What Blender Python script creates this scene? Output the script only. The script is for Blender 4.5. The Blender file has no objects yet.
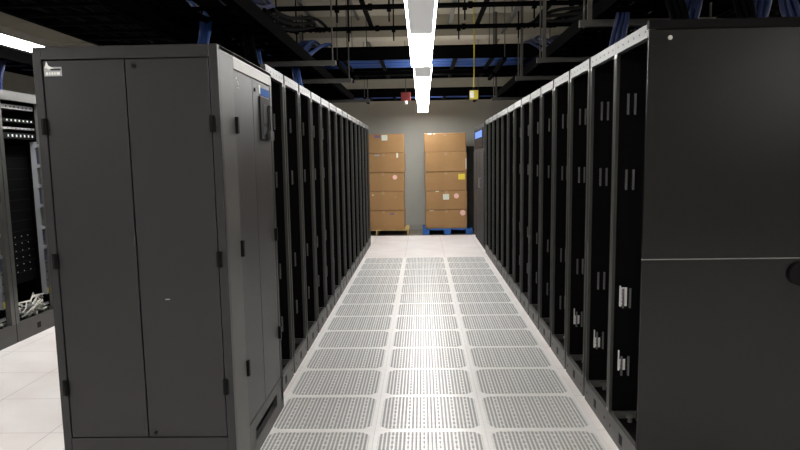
import bpy, math, random
from mathutils import Vector, Matrix
random.seed(7)
S = bpy.context.scene
COL = S.collection
PI = math.pi

# ------------------------------------------------------------------ materials
def mat(name, col, rough=0.5, metal=0.0, noise=0.0, nscale=8.0, bump=0.0, bscale=200.0, spec=0.5, emis=None, estr=0.0):
    m = bpy.data.materials.new(name); m.use_nodes = True
    nt = m.node_tree; b = nt.nodes['Principled BSDF']
    b.inputs['Base Color'].default_value = (*col, 1)
    b.inputs['Roughness'].default_value = rough
    b.inputs['Metallic'].default_value = metal
    b.inputs['Specular IOR Level'].default_value = spec
    tc = nt.nodes.new('ShaderNodeTexCoord')
    if noise:
        n = nt.nodes.new('ShaderNodeTexNoise'); n.inputs['Scale'].default_value = nscale
        n.inputs['Detail'].default_value = 4
        nt.links.new(tc.outputs['Object'], n.inputs['Vector'])
        r = nt.nodes.new('ShaderNodeMapRange')
        r.inputs['From Min'].default_value = 0.3; r.inputs['From Max'].default_value = 0.7
        r.inputs['To Min'].default_value = 1 - noise; r.inputs['To Max'].default_value = 1 + noise
        nt.links.new(n.outputs['Fac'], r.inputs['Value'])
        x = nt.nodes.new('ShaderNodeVectorMath'); x.operation = 'SCALE'
        x.inputs[0].default_value = col
        nt.links.new(r.outputs['Result'], x.inputs['Scale'])
        nt.links.new(x.outputs[0], b.inputs['Base Color'])
    if bump:
        n = nt.nodes.new('ShaderNodeTexNoise'); n.inputs['Scale'].default_value = bscale
        nt.links.new(tc.outputs['Object'], n.inputs['Vector'])
        bp = nt.nodes.new('ShaderNodeBump'); bp.inputs['Strength'].default_value = bump
        bp.inputs['Distance'].default_value = 0.002
        nt.links.new(n.outputs['Fac'], bp.inputs['Height'])
        nt.links.new(bp.outputs[0], b.inputs['Normal'])
    if emis:
        b.inputs['Emission Color'].default_value = (*emis, 1)
        b.inputs['Emission Strength'].default_value = estr
    return m

M = {}
M['charcoal'] = mat('charcoal_paint', (.0125, .0125, .0138), .40, 0, .06, 3, .25, 350, spec=.38)
M['stile'] = mat('stile_paint', (.068, .068, .065), .42, 0, .12, 4, .2, 350, spec=.2)
M['side_grey'] = mat('grey_paint', (.036, .036, .036), .42, 0, .12, 4, .2, 350, spec=.22)
M['lit_header_grey'] = mat('lit_pale_grey_paint', (.36, .355, .335), .45, 0, .05, 5)  # light grey, with the lamplight on the cabinet header put into the colour
M['seam'] = mat('seam_black', (.002, .002, .002), .7, spec=.2)
M['black'] = mat('black_plastic', (.0015, .0015, .0018), .6, spec=.12)
M['rack'] = mat('rack_black', (.0007, .0007, .0008), .7, spec=.08)
M['post'] = mat('rack_post_paint', (.115, .115, .11), .30, .55, .08, 12)
M['beam'] = mat('rack_beam_paint', (.075, .075, .072), .40, .35, .10, 25)
M['plinth'] = mat('plinth_paint', (.075, .073, .07), .5, .2, .1, 12)
M['panel'] = mat('black_panel', (.0035, .0035, .0037), .27, 0, .08, 2.5, .2, 260, spec=.32)
M['unit'] = mat('dark_unit_paint', (.035, .035, .037), .6, 0, .05, 3, spec=.15)
M['chrome'] = mat('bright_steel', (.6, .6, .58), .3, .9)
M['bracket'] = mat('bracket_steel', (.18, .18, .18), .4, .6)
M['white'] = mat('white_plastic', (.75, .75, .73), .5)
M['label'] = mat('silver_label', (.34, .35, .36), .4, .3)
M['label_dark'] = mat('label_print', (.012, .012, .014), .6, spec=.2)
M['blue_tape'] = mat('blue_sticker', (.004, .085, .36), .7, spec=.2)
M['screen'] = mat('blue_screen', (.02, .1, .4), .3, emis=(.08, .3, 1.0), estr=.6)
M['kraft'] = mat('kraft_cardboard', (.33, .185, .075), .85, 0, .09, 3, .2, 90)
M['tape'] = mat('packing_tape', (.36, .22, .11), .35)
M['pink'] = mat('pink_sticker', (.80, .50, .45), .6)
M['yellow'] = mat('yellow_sticker', (.78, .62, .05), .6)
M['pale'] = mat('pale_label', (.62, .66, .58), .6)
M['purple'] = mat('purple_print', (.16, .10, .17), .6)
M['wood'] = mat('pallet_wood', (.42, .30, .12), .8, 0, .15, 9)
M['bluewood'] = mat('blue_pallet_paint', (.02, .12, .42), .6, 0, .12, 9)
M['tray'] = mat('black_tray_steel', (.0022, .0022, .0026), .9, 0, spec=.02)
M['galv'] = mat('galvanised_strut', (.085, .083, .078), .5, .2, .1, 20)
M['blue_cable'] = mat('blue_cable', (.012, .062, .27), .5)
M['navy_cable'] = mat('navy_cable', (.008, .022, .10), .5)
M['black_cable'] = mat('black_cable', (.0025, .0025, .003), .85, spec=.05)
M['fixture'] = mat('fixture_grey', (.42, .42, .40), .5, 0, .03, 30)
M['lamp'] = mat('lamp_diffuser', (.9, .9, .85), .5, emis=(1.0, .985, .96), estr=30.0)
M['basket'] = mat('perforated_lamp_basket', (.4, .4, .4), .5, emis=(1, .99, .97), estr=.22)
M['uplight'] = mat('uplight_lens', (.8, .8, .8), .5, emis=(1, .93, .78), estr=6.0)
M['yellow_plastic'] = mat('yellow_plastic', (.62, .50, .03), .45)
M['red'] = mat('red_plastic', (.16, .012, .010), .6)
M['wall'] = mat('wall_paint', (.36, .36, .325), .85, 0, .04, 1.5)
M['ceiling'] = mat('ceiling_deck', (.42, .39, .33), .9, 0, .08, 1.2)
M['door'] = mat('door_paint', (.085, .088, .088), .6, 0, .05, 3)
M['server_grey'] = mat('server_face', (.30, .30, .31), .4, .4)
M['pdu'] = mat('pdu_grey', (.24, .25, .27), .45, .1)
M['pdu_blue'] = mat('pdu_socket_block', (.06, .07, .16), .5)
M['white_cable'] = mat('white_cable', (.62, .62, .58), .6)
M['tile_frame'] = mat('tile_frame', (.87, .86, .85), .34, .15, .03, 20)

def floor_mat():
    m = mat('raised_floor_laminate', (.8, .77, .75), .38, 0)
    nt = m.node_tree; b = nt.nodes['Principled BSDF']; L = nt.links
    g = nt.nodes.new('ShaderNodeNewGeometry'); sx = nt.nodes.new('ShaderNodeSeparateXYZ')
    L.new(g.outputs['Position'], sx.inputs[0])
    def mth(op, a, bb=None, c=None):
        n = nt.nodes.new('ShaderNodeMath'); n.operation = op
        for i, v in enumerate((a, bb, c)):
            if v is None: continue
            if isinstance(v, (int, float)): n.inputs[i].default_value = v
            else: L.new(v, n.inputs[i])
        return n.outputs[0]
    def line(o, off):
        f = mth('FRACT', mth('DIVIDE', mth('SUBTRACT', o, off), .61))
        d = mth('ABSOLUTE', mth('SUBTRACT', f, .5))
        return mth('GREATER_THAN', d, .4965)
    ln = mth('MAXIMUM', line(sx.outputs[0], -.2783 - 6.1), line(sx.outputs[1], 3.97 - 12.2))
    n = nt.nodes.new('ShaderNodeTexNoise'); n.inputs['Scale'].default_value = 2.2; n.inputs['Detail'].default_value = 5
    L.new(g.outputs['Position'], n.inputs['Vector'])
    cr = nt.nodes.new('ShaderNodeValToRGB')
    cr.color_ramp.elements[0].position = .3; cr.color_ramp.elements[0].color = (.76, .71, .69, 1)
    cr.color_ramp.elements[1].position = .7; cr.color_ramp.elements[1].color = (.86, .83, .82, 1)
    L.new(n.outputs['Fac'], cr.inputs[0])
    mx = nt.nodes.new('ShaderNodeMix'); mx.data_type = 'RGBA'
    L.new(ln, mx.inputs['Factor']); L.new(cr.outputs[0], mx.inputs[6]); mx.inputs[7].default_value = (.42, .36, .37, 1)
    L.new(mx.outputs[2], b.inputs['Base Color'])
    return m
M['floor'] = floor_mat()

def grille_mat():
    m = mat('perforated_steel', (.6, .6, .58), .36, .25)
    nt = m.node_tree; b = nt.nodes['Principled BSDF']; L = nt.links
    tc = nt.nodes.new('ShaderNodeTexCoord'); sx = nt.nodes.new('ShaderNodeSeparateXYZ')
    L.new(tc.outputs['Object'], sx.inputs[0])
    def mth(op, a, bb=None):
        n = nt.nodes.new('ShaderNodeMath'); n.operation = op
        for i, v in enumerate((a, bb)):
            if v is None: continue
            if isinstance(v, (int, float)): n.inputs[i].default_value = v
            else: L.new(v, n.inputs[i])
        return n.outputs[0]
    px, py = .0212, .0212
    u = mth('DIVIDE', mth('ADD', sx.outputs[0], 10 * px), px)
    v = mth('DIVIDE', mth('ADD', sx.outputs[1], 10 * py + .003), py)
    fu = mth('SUBTRACT', mth('FRACT', u), .5); fv = mth('SUBTRACT', mth('FRACT', v), .5)
    d = mth('SQRT', mth('ADD', mth('MULTIPLY', mth('MULTIPLY', fu, fu), 1.0), mth('MULTIPLY', mth('MULTIPLY', fv, fv), .62)))
    # every fourth hole of every fourth column is a raised bright stud instead
    iu = mth('FLOOR', u); iv = mth('FLOOR', v)
    mu = mth('LESS_THAN', mth('MODULO', mth('ADD', iu, 40), 4.0), .5)
    mv = mth('LESS_THAN', mth('MODULO', mth('ADD', iv, 40), 3.0), .5)
    stud = mth('MULTIPLY', mu, mv)
    hole = mth('LESS_THAN', d, mth('SUBTRACT', .37, mth('MULTIPLY', stud, .17)))
    mx = nt.nodes.new('ShaderNodeMix'); mx.data_type = 'RGBA'
    L.new(hole, mx.inputs['Factor']); mx.inputs[6].default_value = (.82, .82, .80, 1); mx.inputs[7].default_value = (.33, .33, .33, 1)
    L.new(mx.outputs[2], b.inputs['Base Color'])
    bp = nt.nodes.new('ShaderNodeBump'); bp.inputs['Strength'].default_value = .25; bp.inputs['Distance'].default_value = .002
    L.new(mth('MULTIPLY', stud, mth('SUBTRACT', .5, d)), bp.inputs['Height']); L.new(bp.outputs[0], b.inputs['Normal'])
    L.new(mth('ADD', mth('MULTIPLY', hole, .5), .33), b.inputs['Roughness'])
    return m
M['grille'] = grille_mat()

# ------------------------------------------------------------------ mesh helpers
class MB:
    def __init__(s): s.v = []; s.f = []; s.m = []; s.mi = 0; s.sm = []
    def poly(s, vs, fs, smooth=False):
        o = len(s.v); s.v += [tuple(p) for p in vs]
        for f in fs: s.f.append([o + i for i in f]); s.m.append(s.mi); s.sm.append(smooth)
        return s
    def box(s, x0, x1, y0, y1, z0, z1):
        x0, x1 = sorted((x0, x1)); y0, y1 = sorted((y0, y1)); z0, z1 = sorted((z0, z1))
        v = [(x, y, z) for z in (z0, z1) for y in (y0, y1) for x in (x0, x1)]
        return s.poly(v, [(0, 2, 3, 1), (4, 5, 7, 6), (0, 1, 5, 4), (2, 6, 7, 3), (0, 4, 6, 2), (1, 3, 7, 5)])
    def tube(s, pts, r, n=8, cap=True):
        pts = [Vector(p) for p in pts]; rings = []; up = Vector((0, 0, 1))
        vs = []; fs = []
        for i, p in enumerate(pts):
            t = (pts[min(i + 1, len(pts) - 1)] - pts[max(i - 1, 0)]).normalized()
            a = up if abs(t.z) < .9 else Vector((1, 0, 0))
            e1 = t.cross(a).normalized(); e2 = t.cross(e1).normalized()
            vs += [p + r * (math.cos(2 * PI * k / n) * e1 + math.sin(2 * PI * k / n) * e2) for k in range(n)]
        for i in range(len(pts) - 1):
            for k in range(n):
                a, b = i * n + k, i * n + (k + 1) % n
                fs.append((a, a + n, b + n, b))
        s.poly(vs, fs, True)
        if cap:
            m = len(pts) - 1
            s.poly(vs[:n], [tuple(range(n))]); s.poly(vs[m * n:], [tuple(reversed(range(n)))])
        return s
    def prism(s, pts, z0, z1):
        n = len(pts)
        v = [(x, y, z0) for x, y in pts] + [(x, y, z1) for x, y in pts]
        return s.poly(v, [tuple(reversed(range(n))), tuple(range(n, 2 * n))] + [(i, (i + 1) % n, n + (i + 1) % n, n + i) for i in range(n)])
    def build(s, name, ms, parent=None, loc=None, bevel=0):
        me = bpy.data.meshes.new(name); me.from_pydata(s.v, [], s.f)
        if not isinstance(ms, (list, tuple)): ms = [ms]
        for m in ms: me.materials.append(M[m] if isinstance(m, str) else m)
        me.polygons.foreach_set('material_index', s.m); me.polygons.foreach_set('use_smooth', s.sm)
        me.update()
        o = bpy.data.objects.new(name, me); COL.objects.link(o)
        if parent: o.parent = parent
        if loc: o.location = loc
        if bevel:
            b = o.modifiers.new('bevel', 'BEVEL'); b.width = bevel; b.segments = 2; b.limit_method = 'ANGLE'
        return o
def box(name, m, x0, x1, y0, y1, z0, z1, parent=None, bevel=0):
    return MB().box(x0, x1, y0, y1, z0, z1).build(name, m, parent, None, bevel)
def struct(o, label=None):
    o['kind'] = 'structure'
    if label: o['label'] = label; o['category'] = o.name.split('_')[0]
    return o
def tag(o, label, cat, group=None, kind=None):
    o['label'] = label; o['category'] = cat
    if group: o['group'] = group
    if kind: o['kind'] = kind
    return o
def empty(name, loc=(0, 0, 0), rz=0):
    o = bpy.data.objects.new(name, None); COL.objects.link(o); o.location = loc; o.rotation_euler = (0, 0, rz)
    o.empty_display_size = .1
    return o
def kids(o): return [c for c in ALLOBJ if c.parent == o]
def copy_tree(o, parent=None):
    c = o.copy(); COL.objects.link(c); c.parent = parent
    for ch in [x for x in o.children]: copy_tree(ch, c)
    return c

ORD = ['first', 'second', 'third', 'fourth', 'fifth', 'sixth', 'seventh', 'eighth', 'ninth', 'tenth', 'eleventh', 'twelfth', 'thirteenth', 'fourteenth', 'fifteenth']

# ------------------------------------------------------------------ the room
XW0, XW1, YW0, YW1, ZC = -6.4, 6.4, -4.0, 15.95, 3.55
struct(box('floor', 'floor', XW0, XW1, YW0, 14.62, -.12, 0), 'white raised floor of square laminate panels')
struct(MB().box(XW0, XW1, 14.62, YW1, -.12, -.004).build('floor', mat('bare_concrete', (.17, .15, .115), .8, 0, .15, 3)), 'brown concrete floor strip under the pallets')
struct(box('wall_back', 'wall', XW0 - .1, XW1 + .1, YW1, YW1 + .12, -.12, ZC), 'plain grey wall behind the pallets of boxes')
struct(box('wall_left', 'wall', XW0 - .12, XW0, YW0, YW1, -.12, ZC), 'grey wall beyond the left racks')
struct(box('wall_right', 'wall', XW1, XW1 + .12, YW0, YW1, -.12, ZC), 'grey wall beyond the right racks')
struct(box('wall_front', 'wall', XW0 - .12, XW1 + .12, YW0 - .12, YW0, -.12, ZC), 'grey wall behind the camera')
struct(box('ceiling', 'ceiling', XW0 - .12, XW1 + .12, YW0 - .12, YW1 + .12, ZC, ZC + .12), 'dull beige ceiling deck above the cable trays')
struct(box('trim_1', 'ceiling', XW0, XW1, 11.2, 11.6, ZC - .30, ZC), 'beige ceiling beam crossing above the trays')
struct(box('trim_2', 'ceiling', XW0, XW1, 6.3, 6.6, ZC - .25, ZC), 'beige ceiling beam near the struts')
struct(box('baseboard_back', mat('baseboard_vinyl', (.30, .30, .27), .6), -6.4, .9, YW1 - .012, YW1, -.004, .10), 'dull vinyl baseboard on the back wall')
c = empty('storage_cabinet', (1.45, 15.78, -.004))
box('body', 'door', -.52, .52, -.13, .13, .03, 1.735, c, .004)
box('base', 'black', -.50, .50, -.12, .12, 0, .03, c)
for s_ in (-1, 1):
    q = box('door', 'door', s_ * .258 - .255, s_ * .258 + .255, -.146, -.131, .05, 1.71, c, .002)
    box('handle', 'chrome', s_ * .04 - .006, s_ * .04 + .006, -.165, -.146, .80, .95, q)
tag(c, 'dull dark grey cabinet standing against the back wall, right of the box stacks', 'cabinet')

# ------------------------------------------------------------------ perforated floor tiles
T = .61; TX = -.2783; TY = 3.97
def octo(hx, hy, c): return [(-hx + c, -hy), (hx - c, -hy), (hx, -hy + c), (hx, hy - c), (hx - c, hy), (-hx + c, hy), (-hx, hy - c), (-hx, -hy + c)]
tile0 = None
for j in range(13):
    for i in range(3):
        cx, cy = TX - T / 2 + i * T, TY - T / 2 + j * T
        if tile0 is None:
            t = tile0 = empty('perforated_floor_tile', (cx, cy, 0))
            MB().box(-T / 2 + .001, T / 2 - .001, -T / 2 + .001, T / 2 - .001, -.0, .004).build('frame', 'tile_frame', t)
            MB().prism(octo(.281, .279, .048), .0035, .0055).build('grille', 'grille', t)
        else:
            t = copy_tree(tile0); t.location = (cx, cy, 0)
        tag(t, 'pale perforated steel floor tile, %s column of the aisle, %s row from the camera' % (('left', 'middle', 'right')[i], ORD[j]),
            'floor tile', 'perforated floor tiles down the aisle', 'thing')

# ------------------------------------------------------------------ open server racks
RW = .61; RH = 2.06; RD = 1.06
# local frame: x = depth away from the aisle (0 at the front), y = 0..RW along the row
def make_rack():
    t = empty('server_rack')
    pw, pd = .026, .022
    for (a, b) in ((0, .002), (0, RW - .002 - pw), (RD - pd, .002), (RD - pd, RW - .002 - pw)):
        m = MB().box(a, a + .004 if a == 0 else a + pd, b, b + pw, .12, RH - .058) if False else MB()
        # folded channel: face strip and a return
        if a == 0:
            m.box(0, .006, b, b + pw, .12, RH - .058)
            if b < .1: m.box(.006, pd, b, b + .004, .12, RH - .058)
            else: m.box(.006, pd, b + pw - .004, b + pw, .12, RH - .058)
            m.box(-.003, 0, b + pw * .45, b + pw * .55, .14, RH - .08)
        else: m.box(a, a + pd, b, b + pw, .12, RH - .058)
        m.build('post', 'post' if a == 0 else 'rack', t)
    # top header of the front with bolt dots
    m = MB().box(-.001, .03, .002, RW - .002, RH - .058, RH)
    m.mi = 1
    for k in range(6): m.box(-.0025, -.001, .05 + k * .1, .058 + k * .1, RH - .034, RH - .026)
    m.build('top_beam', ['beam', 'black'], t)
    m = MB().box(.03, RD, .002, .03, RH - .05, RH).box(.03, RD, RW - .03, RW - .002, RH - .05, RH).box(RD - .03, RD, .03, RW - .03, RH - .05, RH)
    m.build('top_frame', 'rack', t)
    box('top_panel', 'rack', .03, RD - .03, .03, RW - .03, RH - .014, RH - .004, t)
    m = MB().box(0, .022, .002, RW - .002, 0, .12).box(.022, RD, .002, .03, 0, .12).box(.022, RD, RW - .03, RW - .002, 0, .12).box(RD - .02, RD, .03, RW - .03, 0, .12)
    m.mi = 1
    m.box(-.0015, 0, RW * .46, RW * .56, .035, .085).box(-.0015, 0, .06, .075, .05, .065).box(-.0015, 0, RW - .075, RW - .06, .05, .065)
    m.build('plinth', ['plinth', 'seam'], t)
    box('base_panel', 'rack', .022, RD - .02, .03, RW - .03, .075, .083, t)
    for b in (.006, RW - .010): box('side_panel', 'rack', .024, RD - .024, b, b + .004, .10, RH - .05, t)
    m = MB().box(RD - .012, RD - .004, .038, RW - .038, .12, RH - .06)
    m.mi = 1
    for k in range(9): m.box(RD - .014, RD - .012, .06, RW - .06, .28 + k * .19, .288 + k * .19)
    m.build('rear_door', ['rack', 'seam'], t)
    for (a, b) in ((.16, .05), (.16, RW - .075), (.86, .05), (.86, RW - .075)):
        m = MB().box(a, a + .025, b, b + .025, .12, RH - .06)
        m.mi = 1
        for k in range(24): m.box(a - .0012, a, b + .009, b + .016, .18 + k * .075, .188 + k * .075)
        m.build('mounting_rail', ['rack', 'seam'], t)
    for z in (1.70, 1.315, .69, .32):
        for b, s in ((.0105, 1), (RW - .0105, -1)):
            for a in (.062, .098):
                m = MB().box(a, a + .008, b, b + s * .014, z, z + .105)
                for k in range(5): m.box(a - .004, a, b + s * .008, b + s * .014, z + .012 + k * .02, z + .02 + k * .02)
                m.build('cable_bracket', 'bracket', t)
    for a, b in ((.10, RW - .09), (.14, RW - .14), (.10, .10)):
        m = MB().tube([(a, b, .083), (a, b, .115)], .012, 10).tube([(a, b, .108), (a, b, .118)], .022, 10)
        m.build('levelling_foot', 'chrome', t)
    return t
rack0 = make_rack()
XR, XL = .9928, -.9163
YR0, YL0 = 3.37, 4.455
n = 0
def hidden_rack_parts(r): pass
for j in range(14):
    r = rack0 if j == 0 else copy_tree(rack0)
    r.location = (XR, 3.34 + .61 * j, 0); r.rotation_euler = (0, 0, 0)
    lab = 'open black server rack, %s from the camera in the right-hand row' % ORD[j]
    if j == 0: lab = 'nearest black rack on the right, with big plain two-piece side panel facing the camera'
    if j == 13: lab = 'farthest open black server rack of the right-hand row, beside the grey cooling unit'
    tag(r, lab, 'server rack', 'open server racks right of the aisle')
    if j == 0:
        right0 = r; r.location.y = 3.383; r.scale.y = .567 / .61
left_first = None
for j in range(14):
    r = copy_tree(rack0); r.location = (XL, YL0 + .615 * j + .61, 0); r.rotation_euler = (0, 0, PI)
    lab = 'open black server rack, %s from the camera in the left-hand row' % ORD[j]
    if j == 0: lab = 'open black server rack right behind the grey two-door cabinet on the left'
    if j == 13: lab = 'farthest open black server rack of the left-hand row, by the left box stack'
    tag(r, lab, 'server rack', 'open server racks left of the aisle')
# end panels on the nearest right rack (parts)
e0 = -.007
for o in right0.children:
    if o.name.startswith('post') and o.data.vertices[0].co.x < .02 and o.data.vertices[0].co.y < .1:
        o.material_slots[0].link = 'OBJECT'; o.material_slots[0].material = M['rack']
for nm, z0, z1 in (('end_panel', 1.027, RH - .03), ('end_panel', .02, 1.023)):
    box(nm, 'panel', -.004, RD - .004, e0, e0 + .008, z0, z1, right0, .002)
box('seam_glint', 'bracket', -.005, RD - .006, e0 + .001, e0 + .01, 1.0228, 1.0272, right0)  # bright strip added to draw the seam edge catching light
box('end_cap', 'black', -.004, RD, -.008, .03, RH - .027, RH + .012, right0, .004)
box('end_foot', 'black', .02, RD - .02, e0 + .002, e0 + .02, 0, .018, right0)
m = MB().tube([(.088, e0, 1.995), (.088, e0 - .005, 1.995)], .010, 12).build('lock', 'chrome', right0)
m = MB().tube([(.702, e0, .955), (.702, e0 - .02, .955)], .055, 20).build('cable_port', 'black', right0)
# white tags in the first racks of the right row
rr = [o for o in COL.objects if o.name.startswith('server_rack') and o.parent is None and o.location.x > 0]
rr.sort(key=lambda o: o.location.y)
for j, (r, zs) in enumerate(zip(rr[:3], ((.70, .35), (.33,), (.34,)))):
    for z in zs:
        m = MB().box(.046, .086, RW - .0135, RW - .0105, z, z + (.10 if z > .5 else .06)).box(.046, .051, RW - .028, RW - .0135, z, z + .11)
        o = m.build('latch_plate', 'white', r); o['label'] = 'white latch plate'

# ------------------------------------------------------------------ grey two-door power cabinet at the left
cx0, cx1, cy0, cy1, cz = -1.657, -.861, 3.235, 4.38, 1.99
c = empty('power_cabinet', (cx0, cy0, 0))
W, Dp = cx1 - cx0, cy1 - cy0
m = MB()
# carcass: front frame, sides, back, top with recessed door bays
dz0, dz1 = .250, 1.937; dx0, dx1 = .037, W - .037
m.box(0, dx0, 0, .03, 0, cz).box(dx1, W, 0, .03, 0, cz).box(dx0, dx1, 0, .03, 0, dz0).box(dx0, dx1, 0, .03, dz1, cz)
m.box(0, .02, .03, Dp, .05, cz).box(0, W, Dp - .02, Dp, .05, cz).box(0, W, .03, Dp, cz - .02, cz)
m.box(.02, W - .03, .034, .04, .05, cz - .02)
m.build('front_frame', 'charcoal', c, None, .0025)
gx = .395
dl = MB().box(dx0 + .004, gx - .003, .003, .022, dz0 + .004, dz1 - .004).build('door', 'charcoal', c, None, .003)
dr = MB().box(gx + .003, dx1 - .004, .003, .022, dz0 + .004, dz1 - .004).build('door', 'charcoal', c, None, .003)
MB().box(dx0, dx1, .024, .032, dz0, dz1).build('door_recess', 'seam', c)
for z in (1.655, 1.07, .49):
    for x in (dx0 - .004, dx1 + .004):
        MB().box(x - .011, x + .011, -.014, .004, z - .035, z + .035).tube([(x, -.014, z - .032), (x, -.014, z + .032)], .006, 8).build('hinge', 'black', c)
MB().tube([(gx + .040, .003, 1.905), (gx + .040, -.004, 1.905)], .009, 12).build('lock', 'black', dr)
MB().tube([(gx + .035, .003, .275), (gx + .035, -.004, .275)], .009, 12).build('lock', 'black', dr)
MB().box(gx + .115, gx + .135, .0005, .003, .890, .894).build('scratch', 'label', dr)
# silver badge, a dart over a striped plate
b = MB().box(.047, .122, .0005, .003, 1.868, 1.906).build('badge', 'label', dl)
b['label'] = 'small silver badge with a dart mark'
m = MB()
m.poly([(.050, .0003, 1.905), (.058, .0003, 1.930), (.066, .0003, 1.912), (.090, .0003, 1.900), (.066, .0003, 1.897)], [(0, 4, 3, 2, 1)])
m.poly([(.050, .0025, 1.905), (.058, .0025, 1.930), (.066, .0025, 1.912), (.090, .0025, 1.900), (.066, .0025, 1.897)], [(0, 1, 2, 3, 4)])
m.build('badge_dart', 'white', b)
m = MB()
for k, (a, w) in enumerate(((.054, .010), (.068, .006), (.078, .008), (.090, .006), (.100, .014))):
    m.box(a, a + w, -.0002, .0006, 1.874, 1.884)
m.build('badge_print', 'white', b)
MB().box(.075, .119, -.0002, .0006, 1.891, 1.899).build('badge_stripe', 'label_dark', b)
# aisle side (x = W plane)
sx = W
m = MB().box(sx - .03, sx, .03, .27, 0, cz)                # front stile of the side
m.build('corner_stile', 'stile', c, None, .002)
box('header', 'lit_header_grey', sx - .03, sx, .272, Dp, 1.918, cz, c, .002)
m = MB().box(sx - .03, sx, Dp - .055, Dp, .05, 1.916)
m.build('rear_stile', 'side_grey', c, None, .002)
m = MB().box(sx - .03, sx, .27, Dp, .148, .205).box(sx - .03, sx, .27, .40, .0, .148).box(sx - .03, sx, Dp - .20, Dp, .0, .148).box(sx - .03, sx, .40, Dp - .2, 0, .082)
m.mi = 1; m.box(sx - .05, sx - .032, .27, Dp - .02, 0, .148)
m.build('base_skirt', ['side_grey', 'seam'], c)
box('door_recess', 'seam', sx - .035, sx - .030, .272, Dp - .055, .205, 1.918, c)
s1 = box('side_door', 'side_grey', sx - .028, sx - .002, .276, .650, .209, 1.913, c, .002)
s2 = box('side_door', 'side_grey', sx - .028, sx - .002, .656, Dp - .058, .209, 1.913, c, .002)
for z in (1.66, 1.085, .50):
    MB().box(sx - .004, sx + .014, .252, .278, z - .038, z + .038).build('hinge', 'black', c)
for z in (1.07, .485):
    MB().box(sx - .004, sx + .014, Dp - .075, Dp - .05, z - .036, z + .036).build('hinge', 'black', c)
m = MB().box(sx - .002, sx + .006, .80, 1.06, 1.61, 1.835)
m.mi = 1; m.box(sx + .006, sx + .008, .86, .96, 1.70, 1.80).box(sx + .006, sx + .008, .84, .95, 1.64, 1.68)
m.build('control_panel', ['black', 'label_dark'], s2)
MB().box(sx + .006, sx + .020, .99, 1.02, 1.66, 1.80).box(sx + .006, sx + .022, .96, 1.06, 1.61, 1.66).build('panel_handle', 'side_grey', s2)
o = box('sticker', 'blue_tape', sx - .002, sx + .0005, .84, 1.07, 1.845, 1.885, s2); o['label'] = 'blue sticker'
o = box('sticker', 'pale', sx - .002, sx + .0003, .80, .838, 1.848, 1.895, s2); o['label'] = 'pale paper sticker'
o = MB().tube([(sx - .002, .70, 1.86), (sx + .004, .70, 1.86)], .009, 10).build('lock', 'black', s2)
for (yy, zz, w) in ((.30, 1.875, .012), (.325, 1.86, .008), (.31, 1.835, .010), (.345, 1.835, .008), (.335, 1.85, .010)):
    box('sticker_mark', 'pale', sx - .002, sx + .0003, yy, yy + w * 1.6, zz, zz + w * .7, s1)
tag(c, 'tall charcoal cabinet with two front doors, black hinges and blue sticker, front left', 'cabinet')

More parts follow.
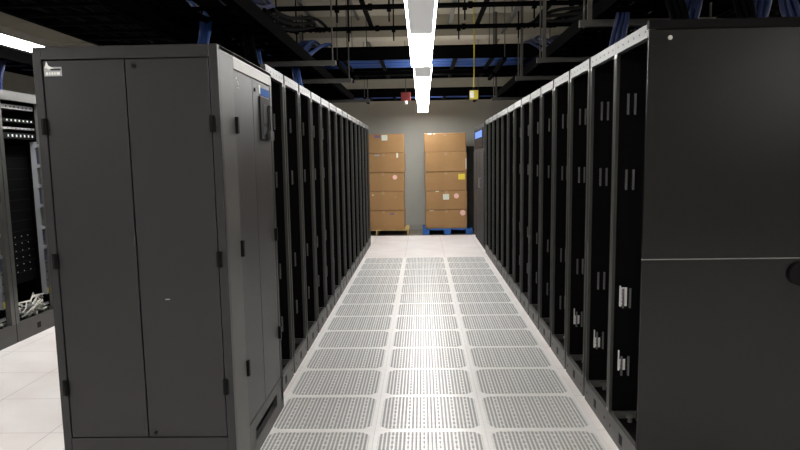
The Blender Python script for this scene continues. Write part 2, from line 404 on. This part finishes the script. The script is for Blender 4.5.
# ------------------------------------------------------------------ equipment racks across the left aisle
X2 = -3.45
def left_rack(y, first):
    if first: t = empty('equipment_rack', (X2, y + .61, 0), PI)
    H2 = 2.11
    for a, b in ((0, .002), (0, RW - .047), (RD - .045, .002), (RD - .045, RW - .047)):
        box('post', 'post' if a == 0 else 'rack', a, a + .045, b, b + .045, .16, H2 - .075, t)
    box('top_beam', 'beam', -.001, .04, .002, RW - .002, H2 - .075, H2, t)
    MB().box(.04, RD, .002, .03, H2 - .06, H2).box(.04, RD, RW - .03, RW - .002, H2 - .06, H2).box(.04, RD, .03, RW - .03, H2 - .012, H2).build('top_frame', 'rack', t)
    m = MB().box(0, .03, .002, RW - .002, 0, .16).box(.03, RD, .002, .03, 0, .16).box(.03, RD, RW - .03, RW - .002, 0, .16)
    m.mi = 1; m.box(-.0015, 0, .28, .33, .05, .10)
    m.build('plinth', ['plinth', 'seam'], t)
    box('base_panel', 'rack', .03, RD, .03, RW - .03, .13, .14, t)
    for b in (.006, RW - .010): box('side_panel', 'rack', .045, RD - .045, b, b + .004, .12, H2 - .06, t)
    box('rear_door', 'rack', RD - .012, RD - .004, .047, RW - .047, .12, H2 - .06, t)
    for z, hh, mm in ((1.97, .035, 'server_grey'), (1.86, .03, 'rack'), (1.80, .016, 'server_grey'), (1.72, .05, 'rack')):
        m = MB().box(.05, .40, .06, RW - .10, z, z + hh)
        m.mi = 1
        for k in range(7): m.box(.048, .05, .09 + k * .055, .105 + k * .055, z + hh * .3, z + hh * .7)
        m.build('rack_unit', [mm, 'white' if mm == 'rack' else 'seam'], t)
    m = MB().box(.14, .60, .05, RW - .12, .45, 1.66); m.mi = 1
    for k in range(12): m.box(.137, .14, .06, RW - .13, .54 + k * .092, .546 + k * .092)
    m.mi = 2
    for k in range(6):
        for q in range(3): m.box(.1365, .14, .14 + q * .09, .147 + q * .09, .55 + k * .062, .557 + k * .062)
    m.build('server_stack', ['rack', 'seam', 'white'], t)
    for b in (.012, RW - .060):
        p = MB().box(.055, .10, b, b + .05, .30, 1.70)
        for z in (1.66, 1.48, 1.30, 1.12, .92, .74): p.box(.030, .06, b + .0, b + .065 if b < .1 else b + .05, z - .012, z + .018)
        p = p.build('power_strip', 'pdu', t)
        for z in (1.50, 1.14, .80, .62): MB().box(.052, .055, b + .008, b + .042, z, z + .12).build('socket_block', 'pdu_blue', p)
        for z in (.46, .54, .62): MB().tube([(.052, b + .025, z - .03), (.045, b + .025, z - .03)], .010, 8).build('socket', 'seam', p)
        o = MB().box(.051, .055, b + .004, b + .040, .31, .36).build('tag', 'yellow', p); o['label'] = 'yellow tag'
    rnd = random.Random(3)
    m = MB()
    for k in range(9):
        y0 = .10 + rnd.random() * .36; z0 = .16
        pts = []
        for q in range(10):
            pts.append((.05 + .10 * rnd.random(), y0 + .10 * math.sin(q * 1.3 + k), .155 + .19 * rnd.random() * (1 - abs(q - 5) / 6)))
        m.tube(pts, .008, 6)
    m.build('cable_coil', 'white_cable', t)
    return t
el0 = None
for j, (y, lab) in enumerate(((5.36, 'leftmost equipment rack across the left aisle, partly cut off by the photo edge'),
                       (6.10, 'equipment rack with grey power strips seen beside the charcoal cabinet'),
                       (6.845, 'equipment rack across the left aisle, mostly hidden by the charcoal cabinet'))):
    if j == 0: t = el0 = left_rack(y, True); t.scale.y = 1.2; t.location.y = y + .735
    else: t = copy_tree(el0); t.location.y = y + .735
    tag(t, lab, 'equipment rack', 'equipment racks across the left aisle')

# ------------------------------------------------------------------ cooling unit at the end of the right row
c = empty('cooling_unit', (.99, 12.02, 0))
box('casing', 'unit', 0, .85, 0, 2.3, .06, 2.04, c, .006)
box('base', 'black', .02, .83, .02, 2.28, 0, .06, c)
for k in range(3): box('door', 'unit', -.012, 0, .02 + k * .76, .75 + k * .76, .10, 1.60, c, .003)
b = box('display_panel', 'black', -.014, 0, .15, 1.95, 1.66, 1.98, c, .003)
o = box('screen', 'screen', -.017, -.014, .30, 1.80, 1.83, 1.94, b); o['label'] = 'glowing blue screen'
MB().tube([(-.012, .70, 1.0), (-.035, .70, 1.0), (-.035, .70, 1.15), (-.012, .70, 1.15)], .008).build('handle', 'chrome', c)
tag(c, 'tall grey cooling unit with glowing blue screen at the far end of the right row', 'cooling unit')

# ------------------------------------------------------------------ pallets and boxes
def pallet(name, x0, x1, y0, y1, m_, thin):
    c = empty(name, ((x0 + x1) / 2, (y0 + y1) / 2, 0)); w = (x1 - x0) / 2; d_ = (y1 - y0) / 2
    bh = .068 if not thin else .085
    n = 7
    for k in range(n):
        a = -d_ + k * (2 * d_ - .10) / (n - 1)
        box('deck_board', m_, -w, w, a, a + .10, .092, .112, c, .002)
    bw = .065 if not thin else .02
    for q in (-w + bw, 0 if not thin else -w * .35, w - bw):
        box('stringer', m_, q - bw, q + bw, -d_ + .002, d_ - .002, .020 if not thin else 0.0, .092, c, .002)
    if not thin:
        for q in (-w + bw, 0, w - bw): box('bottom_board', m_, q - bw, q + bw, -d_, d_, 0, .02, c)
    return c
p = pallet('wooden_pallet', -1.22, -.27, 14.74, 15.72, 'wood', True)
tag(p, 'low natural wooden pallet under the left stack of cardboard boxes', 'pallet')
p = pallet('wooden_pallet', .0, .98, 14.72, 15.72, 'bluewood', False)
tag(p, 'blue wooden pallet under the right stack of cardboard boxes', 'pallet')
zs = [.113, .487, .861, 1.235, 1.609]
def cbox(x0, x1, y0, y1, z, h, extras, lab, grp):
    cxm, cym = (x0 + x1) / 2, (y0 + y1) / 2
    c = empty('cardboard_box', (cxm, cym, z)); w = (x1 - x0) / 2; d_ = (y1 - y0) / 2
    box('carton', 'kraft', -w, w, -d_, d_, 0, h - .003, c, .013)
    m = MB().box(-w + .01, w - .01, -d_ - .0015, -d_, h * .5 - .001, h * .5 + .001) if False else MB()
    m.box(-.03, .03, -d_ - .001, d_ + .001, h - .0012, h - .0002).box(-.03, .03, -d_ - .0015, -d_, h - .06, h - .001)
    m.build('tape', 'tape', c)
    for (nm, mm, fx, fz, a, b_, shape) in extras:      # fx 0..1 across front, fz 0..1 up
        X = -w + fx * 2 * w; Z = fz * h
        if shape == 'o':
            MB().tube([(X, -d_, Z), (X, -d_ - .003, Z)], a / 2, 16).build(nm, mm, c)
        else:
            MB().box(X - a / 2, X + a / 2, -d_ - .003, -d_, Z - b_ / 2, Z + b_ / 2).build(nm, mm, c)
    tag(c, lab, 'cardboard box', grp)
LS = [
 (-.002, [('print', 'purple', .70, .82, .09, .035, 'b'), ('tape_or_edge_strip', 'pale', .10, .97, .08, .012, 'b')], 'bottom cardboard box of the left stack, with small purple print, on the plain pallet'),
 (-.008, [('label_spot', 'pale', .26, .82, .03, .02, 'b'), ('print', 'tape', .80, .70, .05, .03, 'b')], 'cardboard box second from the bottom of the left stack, with tiny white spot'),
 (.0, [('sticker', 'pink', .78, .74, .09, .09, 'o')], 'middle cardboard box of the left stack, with round pink sticker'),
 (.012, [('label', 'label', .35, .90, .10, .03, 'b'), ('label', 'pale', .83, .88, .035, .09, 'b')], 'cardboard box second from the top of the left stack, with faint grey marks'),
 (.0, [('label', 'pale', .55, .80, .115, .105, 'b'), ('print', 'purple', .38, .86, .12, .05, 'b')], 'top cardboard box of the left stack, with pale square label'),
]
for k, (dx, ex, lab) in enumerate(LS):
    cbox(-1.18 + dx, -.355 + dx, 14.80 - .01 * (k % 2), 15.60, zs[k], .374, ex, lab, 'boxes stacked on the plain pallet')
RS = [
 (.004, [('sticker', 'pink', .90, .83, .11, .11, 'o'), ('tape_or_edge_strip', 'pale', .15, .96, .09, .012, 'b')], 'bottom cardboard box of the right stack, with pink corner sticker, on blue pallet'),
 (.010, [('label', 'pale', .49, .68, .12, .11, 'b'), ('sticker', 'pink', .74, .72, .10, .10, 'o'), ('tape_or_edge_strip', 'pale', .28, .97, .07, .02, 'b')], 'cardboard box second from the bottom of the right stack, with square label and round sticker'),
 (.0, [('sticker', 'yellow', .88, .72, .13, .11, 'b')], 'middle cardboard box of the right stack, with yellow sticker'),
 (.002, [('tape_or_edge_strip', 'pale', .985, .4, .02, .20, 'b')], 'cardboard box second from the top of the right stack, unmarked front'),  # bare front; the pale strip only makes its right edge paler
 (-.008, [('tape_or_edge_strip', 'white', .13, .955, .07, .03, 'b'), ('tape_or_edge_strip', 'pale', .24, .95, .04, .02, 'b')], 'top cardboard box of the right stack, with scraps of white tape'),
]
for k, (dx, ex, lab) in enumerate(RS):
    cbox(.055 + dx, .872 + dx, 14.78 - .01 * (k % 2), 15.60, zs[k], .374, ex, lab, 'boxes stacked on the blue pallet')

# ------------------------------------------------------------------ lamps
ZL = 2.42
def fixture(cx, y0, y1, grey, lab, grp, wid=.19):
    """linear pendant: grey housing, emitting diffuser, grey blank plate with two glowing side slots"""
    c = empty('pendant_lamp', (cx, (y0 + y1) / 2, ZL)); a, b = y0 - (y0 + y1) / 2, y1 - (y0 + y1) / 2
    w = wid / 2
    m = MB()
    m.box(-w, w, a, b, .012, .075)
    m.build('housing', 'fixture', c, None, .004)
    box('uplight', 'uplight', -w + .02, w - .02, a + .05, b - .05, .075, .080, c)
    g = a + grey
    if grey > 0:
        box('lamp_basket', 'basket', -w + (.014 if y0 < 5 else .005), w - (.014 if y0 < 5 else .005), a, g, 0, .012, c)
        for s in (-1, 1):
            MB().box(s * w, s * (w - (.012 if y0 < 5 else .004)), a, g, .0, .012).build('side_slot', 'lamp', c)
    box('diffuser', 'lamp', -w, w, g, b, -.004, .012, c)
    for yy in (a + (.2 if y0 > 12 else .25), b - (.8 if y0 > 5 and y0 < 12 else .4)):
        MB().tube([(0, yy, .080), (0, yy, ZC - ZL)], .003, 6).build('hanger_wire', 'galv', c)
    return tag(c, lab, 'ceiling lamp', grp)
G = 'linear lamps hung over the central aisle'
fixture(.005, 3.2, 7.78, 2.62, 'nearest long pendant lamp over the aisle, grey plate leading to a bright end', G, .195)
fixture(.02, 7.80, 12.18, 1.02, 'second pendant lamp over the aisle, glowing beyond a short grey plate', G)
fixture(.03, 12.20, 15.3, .35, 'farthest and smallest pendant lamp over the aisle, near the back wall', G)
fixture(.0, -2.6, 2.6, 0.6, 'pendant lamp of the aisle row behind the camera', G)
fixture(-3.12, 5.2, 9.2, 0, 'bright pendant lamp over the left aisle, above the equipment racks', 'linear lamps hung over the left aisle')
fixture(-3.12, -1.0, 3.6, 0, 'pendant lamp over the left aisle, behind the camera', 'linear lamps hung over the left aisle')
fixture(3.75, -2.6, 1.6, 0, 'pendant lamp over the hidden right aisle, behind the camera', 'linear lamps hung over the right aisle')

fixture(3.75, 3.4, 8.0, 0, 'pendant lamp over the hidden right aisle, beyond the right racks', 'linear lamps hung over the right aisle')

# ------------------------------------------------------------------ overhead trays, struts and cables
def cross_tray(y0, y1, z, x0, x1, hr, rung, lab):
    c = empty('cable_tray', ((x0 + x1) / 2, (y0 + y1) / 2, z)); w = (x1 - x0) / 2; d_ = (y1 - y0) / 2
    for s in (-1, 1):
        m = MB().box(-w, w, s * d_, s * (d_ - .012), 0, hr).box(-w, w, s * d_, s * (d_ - .04), 0, .006).box(-w, w, s * d_, s * (d_ - .04), hr - .006, hr)
        m.build('side_rail', 'tray', c)
    n_ = int(2 * w / rung)
    for k in range(n_):
        x = -w + (k + .5) * rung
        box('rung', 'tray', x - .022, x + .022, -d_ + .012, d_ - .012, 0, .02, c)
    for x in (-w * .72, -w * .26, w * .26, w * .72):
        for s in (-1, 1): MB().tube([(x, s * (d_ + .012), -.04), (x, s * (d_ + .012), ZC - z)], .005, 6).build('hanger_rod', 'galv', c)
        MB().box(x - .02, x + .02, -d_ - .04, d_ + .04, -.040, -.002).build('hanger_bar', 'galv' if False else 'tray', c)
    return tag(c, lab, 'cable tray', 'cable trays crossing over the aisle')
def cables_x(y0, y1, z, x0, x1, n_, r, m_, lab, seed, wob=.02):
    rnd = random.Random(seed); m = MB()
    for k in range(n_):
        yy = y0 + (k + .5) * (y1 - y0) / n_; ph = rnd.random() * 6; zz = z + r + rnd.random() * r
        st = 24
        pts = [(x0 + (x1 - x0) * q / st, yy + wob * math.sin(q * .9 + ph) + wob * .6 * rnd.random(), zz + .004 * math.sin(q * 2 + ph)) for q in range(st + 1)]
        m.tube(pts, r, 6)
    return tag(m.build('data_cables', m_), lab, 'cables', None, 'stuff')
def cables_y(x0, x1, z, y0, y1, n_, r, m_, lab, seed, wob=.03):
    rnd = random.Random(seed); m = MB()
    for k in range(n_):
        xx = x0 + (k + .5) * (x1 - x0) / n_; ph = rnd.random() * 6; zz = z + r + rnd.random() * r * 2
        st = int((y1 - y0) * 4)
        pts = [(xx + wob * math.sin(q * .7 + ph) + wob * .5 * rnd.random(), y0 + (y1 - y0) * q / st, zz + .006 * math.sin(q * 2 + ph)) for q in range(st + 1)]
        m.tube(pts, r, 6)
    return tag(m.build('data_cables', m_), lab, 'cables', None, 'stuff')
cross_tray(8.62, 9.75, 2.60, -3.6, 3.6, .145, .42, 'black ladder cable tray with blue cables crossing above the second lamp')
cables_x(8.68, 9.70, 2.622, -3.55, 3.55, 22, .022, 'blue_cable', 'bright blue cables lying in the nearer crossing tray', 1)
cross_tray(9.95, 10.5, 2.58, -3.6, 3.6, .06, .42, 'narrow black cable tray just behind the wide blue-filled tray')
cables_x(9.98, 10.47, 2.602, -3.55, 3.55, 12, .020, 'black_cable', 'black cables lying in the narrow crossing tray', 2)
cross_tray(12.62, 13.5, 2.51, -3.6, 3.6, .14, .42, 'farthest black cable tray crossing just before the back wall')
cables_x(12.67, 13.45, 2.532, -3.55, 3.55, 13, .020, 'blue_cable', 'blue cables lying in the farthest crossing tray, by the back wall', 3)

# longitudinal trays above each row
def row_tray(x0, x1, y0, y1, z, lab):
    c = empty('cable_tray', ((x0 + x1) / 2, (y0 + y1) / 2, z)); w = (x1 - x0) / 2; d_ = (y1 - y0) / 2
    for s in (-1, 1):
        MB().box(s * w, s * (w - .012), -d_, d_, 0, .10).box(s * w, s * (w - .04), -d_, d_, 0, .006).build('side_rail', 'tray', c)
    n_ = int(2 * d_ / .3)
    for k in range(n_):
        yy = -d_ + (k + .5) * .3
        box('rung', 'tray', -w + .012, w - .012, yy - .02, yy + .02, 0, .02, c)
    return tag(c, lab, 'cable tray', 'cable trays running along the rack rows')
def trapeze(x0, x1, y, z, lab):
    c = empty('trapeze_hanger', ((x0 + x1) / 2, y, z)); w = (x1 - x0) / 2
    box('strut', 'galv', -w, w, -.021, .021, -.042, 0, c)
    for s in (-1, 1):
        MB().tube([(s * (w - .03), 0, -.05), (s * (w - .03), 0, ZC - z)], .007, 6).build('rod', 'galv', c)
    MB().box(-w + .05, -w + .078, -.012, .012, 0, ZC - z).build('strut_post', 'galv', c)
    return tag(c, lab, 'hanger', 'grey hangers carrying the row trays')
row_tray(-1.55, -1.02, 3.4, 11.62, 2.36, 'black cable tray running along above the left rack row')
cables_y(-1.50, -1.06, 2.382, 3.4, 11.6, 12, .020, 'black_cable', 'black cables in the tray above the left rack row', 4)
cables_y(-1.42, -1.14, 2.44, 5.2, 11.6, 6, .018, 'blue_cable', 'blue cables heaped in the tray above the left rack row', 5)
row_tray(1.12, 1.68, 3.4, 11.62, 2.36, 'black cable tray running along above the right rack row')
cables_y(1.17, 1.63, 2.382, 3.4, 11.6, 12, .020, 'black_cable', 'black cables in the tray above the right rack row', 6)
cables_y(1.22, 1.50, 2.44, 4.2, 11.6, 6, .018, 'navy_cable', 'dark blue cables heaped in the tray above the right rack row', 7)
row_tray(-2.5, -1.8, 3.4, 11.62, 2.40, 'black cable tray over the back of the left rack row')
cables_y(-2.45, -1.85, 2.422, 3.4, 11.6, 13, .024, 'black_cable', 'black cables in the tray over the back of the left row', 8)
cables_y(-2.3, -2.0, 2.48, 3.4, 11.6, 5, .020, 'navy_cable', 'dark blue cables over the back of the left row', 14)
row_tray(1.95, 2.7, 3.4, 11.62, 2.40, 'black cable tray over the back of the right rack row')
cables_y(2.0, 2.65, 2.422, 3.4, 11.6, 13, .024, 'black_cable', 'black cables in the tray over the back of the right row', 9)
row_tray(-3.95, -3.5, 4.5, 11.62, 2.38, 'black cable tray above the equipment racks across the left aisle')
cables_y(-3.90, -3.55, 2.402, 4.5, 11.6, 10, .022, 'navy_cable', 'dark blue cables above the equipment racks across the left aisle', 15)
names_l = ['nearest', 'second', 'third', 'farthest']
for k, y in enumerate((4.9, 6.7, 8.2, 11.0)):
    if k: trapeze(-1.75, -.74, y, 2.355, '%s grey strut hanger under the tray over the left row' % ['', 'nearest', 'middle', 'farthest'][k])
    trapeze(1.02, 1.88, y + .1, 2.355, '%s grey strut hanger under the tray over the right row' % names_l[k])

# steel pipes with cross struts in front of the trays
def pipe(y, z, x0, x1, lab):
    m = MB().tube([(x0, y, z), (x1, y, z)], .023, 10)
    x = x0 + .35
    while x < x1: m.tube([(x - .02, y, z), (x + .02, y, z)], .032, 10); x += .9
    c = m.build('steel_pipe', 'tray'); tag(c, lab, 'pipe', 'black pipes crossing above the aisle')
    return c
pipe(6.97, 2.85, -2.6, 3.0, 'black pipe crossing above the aisle, nearer of two')
pipe(8.08, 2.85, -2.6, 3.0, 'black pipe crossing above the aisle, farther of two')
for k, (x, lab) in enumerate(((-1.68, 'farthest left'), (-1.07, 'second from the left'), (-.52, 'left of the lamp row, nearest it'), (.31, 'just right of the lamp row'), (.60, 'second right of the lamp row'),
              (.92, 'third right of the lamp row'), (1.20, 'fourth right of the lamp row'), (1.52, 'farthest right'))):
    m = MB().box(x - .02, x + .02, 6.85, 8.3 if k not in (0, 5) else 8.55, 2.875, 2.905)
    tag(m.build('strut_bar', 'galv' if k in (1, 5, 3) else 'tray'), 'short strut lying across the two black pipes, ' + lab, 'strut', 'short struts across the black pipes')
rod_x = ((-1.3, 'by the left row'), (-.75, 'second from the left row'), (-.28, 'just left of the lamps'), (.40, 'just right of the lamps'), (1.02, 'third right of the lamps'), (1.9, 'over the right row'))
for x, lab in rod_x:
    for y, w_ in ((6.97, 'nearer'), (8.08, 'farther')):
        m = MB().tube([(x, y, 2.72), (x, y, ZC)], .008, 6).box(x - .02, x + .02, y - .03, y + .03, 2.81, 2.825)
        tag(m.build('threaded_rod', 'tray'), 'thin black rod holding the %s black pipe, %s' % (w_, lab), 'rod', 'rods holding the black pipes')

# conduits on the ceiling
for x, lab in ((-2.2, 'far left of the lamps'), (-.9, 'left of the lamps'), (1.35, 'right of the lamps'), (2.3, 'far right of the lamps')):
    tag(MB().tube([(x, 4.0, ZC - .04), (x, 15.9, ZC - .04)], .022, 8).build('conduit', 'galv'), 'thin grey conduit running along the ceiling, ' + lab, 'conduit', 'conduits on the ceiling')
# angled light conduit right of the lamps
tag(MB().tube([(.98, 8.3, 2.95), (.90, 8.55, 2.85)], .014, 8).tube([(.98, 8.3, 2.95), (.98, 8.3, ZC)], .008, 6).build('conduit', 'galv'), 'short pale slanting conduit right of the lamps', 'conduit')

# cable drops from the trays into the racks
def drop(x, y, z1, m_, sx_, lab, r=.016, cat='cable', z0=2.05):
    m = MB()
    for q in range(3):
        dx = (q - 1) * r * 1.7
        pts = [(x + dx + sx_ * (1 - math.cos(t * PI)) / 2, y + .02 * math.sin(t * 5 + q), z1 + (z0 - z1) * t) for t in [i / 10 for i in range(11)]]
        m.tube(pts, r, 6)
    return tag(m.build('cable_drop', m_), lab, cat, 'cable bundles dropping onto the rack tops')
for k, (x, y, m_) in enumerate(((1.30, 4.05, 'black_cable'), (1.46, 4.15, 'navy_cable'), (1.62, 4.0, 'black_cable'), (1.80, 4.1, 'navy_cable'), (1.95, 4.2, 'navy_cable'), (1.25, 4.8, 'navy_cable'), (1.5, 5.3, 'navy_cable'))):
    drop(x, y, 2.40, m_, .06 * (-1) ** k, '%s bundle dropping onto the right row tops, %s from the aisle side' % (m_.split('_')[0].replace('navy', 'dark blue'), ORD[k]))
for k, (x, y, m_) in enumerate(((-1.2, 5.3, 'black_cable'), (-1.4, 5.0, 'blue_cable'), (-1.3, 6.0, 'blue_cable'), (-1.45, 6.8, 'navy_cable'), (-1.2, 7.3, 'blue_cable'))):
    drop(x, y, 2.42, m_, .05 * (-1) ** k, '%s bundle dropping onto the left row tops, %s from the camera' % (m_.split('_')[0].replace('navy', 'dark blue'), ORD[k]))
for k, (x, y) in enumerate(((-3.62, 5.75), (-3.66, 6.05), (-3.62, 6.4), (-3.70, 6.65))):
    drop(x, y, 2.40, 'blue_cable' if k % 2 == 0 else 'navy_cable', -.04, 'blue bundle entering the equipment racks across the left aisle, %s from the left' % ORD[k], z0=2.105)
# blue cable arc between left trays (upper left)
m = MB()
for k in range(5): m.tube([(-2.25 + .55 * t + .03 * k, 6.2 + .1 * k, 2.52 + .35 * math.sin(t * PI) + .02 * k) for t in [i / 14 for i in range(15)]], .018, 6)
tag(m.build('cable_arc', 'blue_cable'), 'blue cables arching between the two trays over the left row', 'cable')
m = MB()
for k in range(4): m.tube([(1.55 + .55 * t + .03 * k, 5.4 + .1 * k, 2.46 + .18 * math.sin(t * PI) + .02 * k) for t in [i / 14 for i in range(15)]], .018, 6)
tag(m.build('cable_arc', 'navy_cable'), 'dark blue cables arching between the two trays over the right row', 'cable')

# waterfalls of cable climbing from the row trays into the wide crossing tray
def waterfall(x, y0, y1, z0, z1, n_, dx, m_, lab):
    m = MB()
    for k in range(n_):
        xo = x + k * dx
        pts = [(xo + .03 * math.sin(t * 4 + k), y0 + (y1 - y0) * t, z0 + (z1 - z0) * (3 * t * t - 2 * t ** 3) + .05 * math.sin(t * PI) * (k % 3 - 1)) for t in [i / 12 for i in range(13)]]
        m.tube(pts, .017, 6)
    return tag(m.build('cable_waterfall', m_), lab, 'cables', None, 'stuff')
waterfall(-1.50, 6.9, 8.9, 2.46, 2.80, 11, .045, 'blue_cable', 'blue cables climbing from the left row tray to the wide crossing tray')
waterfall(-1.42, 5.2, 8.8, 2.50, 2.95, 9, .05, 'black_cable', 'black cables climbing steeply above the left row tray')
waterfall(-1.46, 4.9, 6.2, 2.55, 2.72, 7, .05, 'navy_cable', 'dark blue cables looping above the left row tray behind the cabinet')
waterfall(1.22, 7.0, 8.9, 2.46, 2.80, 8, .045, 'navy_cable', 'dark blue cables climbing from the right row tray to the wide crossing tray')
waterfall(1.20, 4.9, 8.8, 2.50, 2.95, 8, .05, 'black_cable', 'black cables climbing steeply above the right row tray')

# yellow hanging outlet box on its cord
c = empty('hanging_outlet', (.572, 8.3, 2.12))
box('box', 'yellow_plastic', -.045, .045, -.03, .03, 0, .095, c, .006)
o = MB().box(-.040, -.002, -.034, -.03, .015, .085).build('socket_face', 'white', c)
MB().tube([(0, 0, .095), (.0, 0, .13)], .014, 8).build('strain_relief', 'black', c)
MB().tube([(0, 0, .12), (.003, 0, .6), (.0, 0, ZC - 2.12)], .007, 6).build('cord', 'yellow_plastic', c)
tag(c, 'yellow outlet box with white face hanging on a yellow cord', 'outlet')
c = empty('alarm_light', (-.235, 11.66, 2.37))
box('housing', 'red', -.075, .075, -.035, .035, 0, .13, c, .008)
MB().tube([(0, -.02, 0), (0, -.02, -.05)], .025, 12).build('lens', 'white', c)
MB().tube([(0, 0, .13), (0, 0, ZC - 2.37)], .006, 6).build('stem', 'galv', c)
tag(c, 'small red alarm box with white lens hanging left of the lamps', 'alarm')

# ------------------------------------------------------------------ world and camera
w = bpy.data.worlds.new('World'); S.world = w; w.use_nodes = True
w.node_tree.nodes['Background'].inputs[0].default_value = (.5, .5, .5, 1)
w.node_tree.nodes['Background'].inputs[1].default_value = 0.0

cam = bpy.data.cameras.new('Camera'); co = bpy.data.objects.new('Camera', cam); COL.objects.link(co)
F, CY, TH, YAW, ROLL, HC = 747.43, 264.83, .1407, -.0313, -.0162, 1.4934
cam.sensor_width = 36; cam.lens = F * 36 / 800
cam.shift_y = (CY - 225) / 800
cam.clip_start = .05
# same camera model as the survey: yaw about z, pitch down, roll
def rz(a): return Matrix.Rotation(a, 3, 'Z')
cyaw, syaw = math.cos(YAW), math.sin(YAW)
# rows map world -> camera (right, forward, up)
A = Matrix(((cyaw, -syaw, 0), (syaw, cyaw, 0), (0, 0, 1)))
ct, st_ = math.cos(TH), math.sin(TH)
B = Matrix(((1, 0, 0), (0, ct, -st_), (0, st_, ct)))
BA = B @ A
right, fwd, up = BA.row[0].copy(), BA.row[1].copy(), BA.row[2].copy()
cr_, sr_ = math.cos(ROLL), math.sin(ROLL)
# image X = c*x - s*Y, Y(down) = s*x + c*Y  with Y = -up
r2 = cr_ * right + sr_ * up
u2 = -sr_ * right + cr_ * up
Rm = Matrix((r2, u2, -fwd)).transposed()
co.matrix_world = Matrix.Translation((0, 0, HC)) @ Rm.to_4x4()
S.camera = co
vs = S.view_settings
vs.view_transform = 'Standard'; vs.look = 'None'; vs.gamma = 1; vs.use_curve_mapping = False
vs.exposure = 0.26
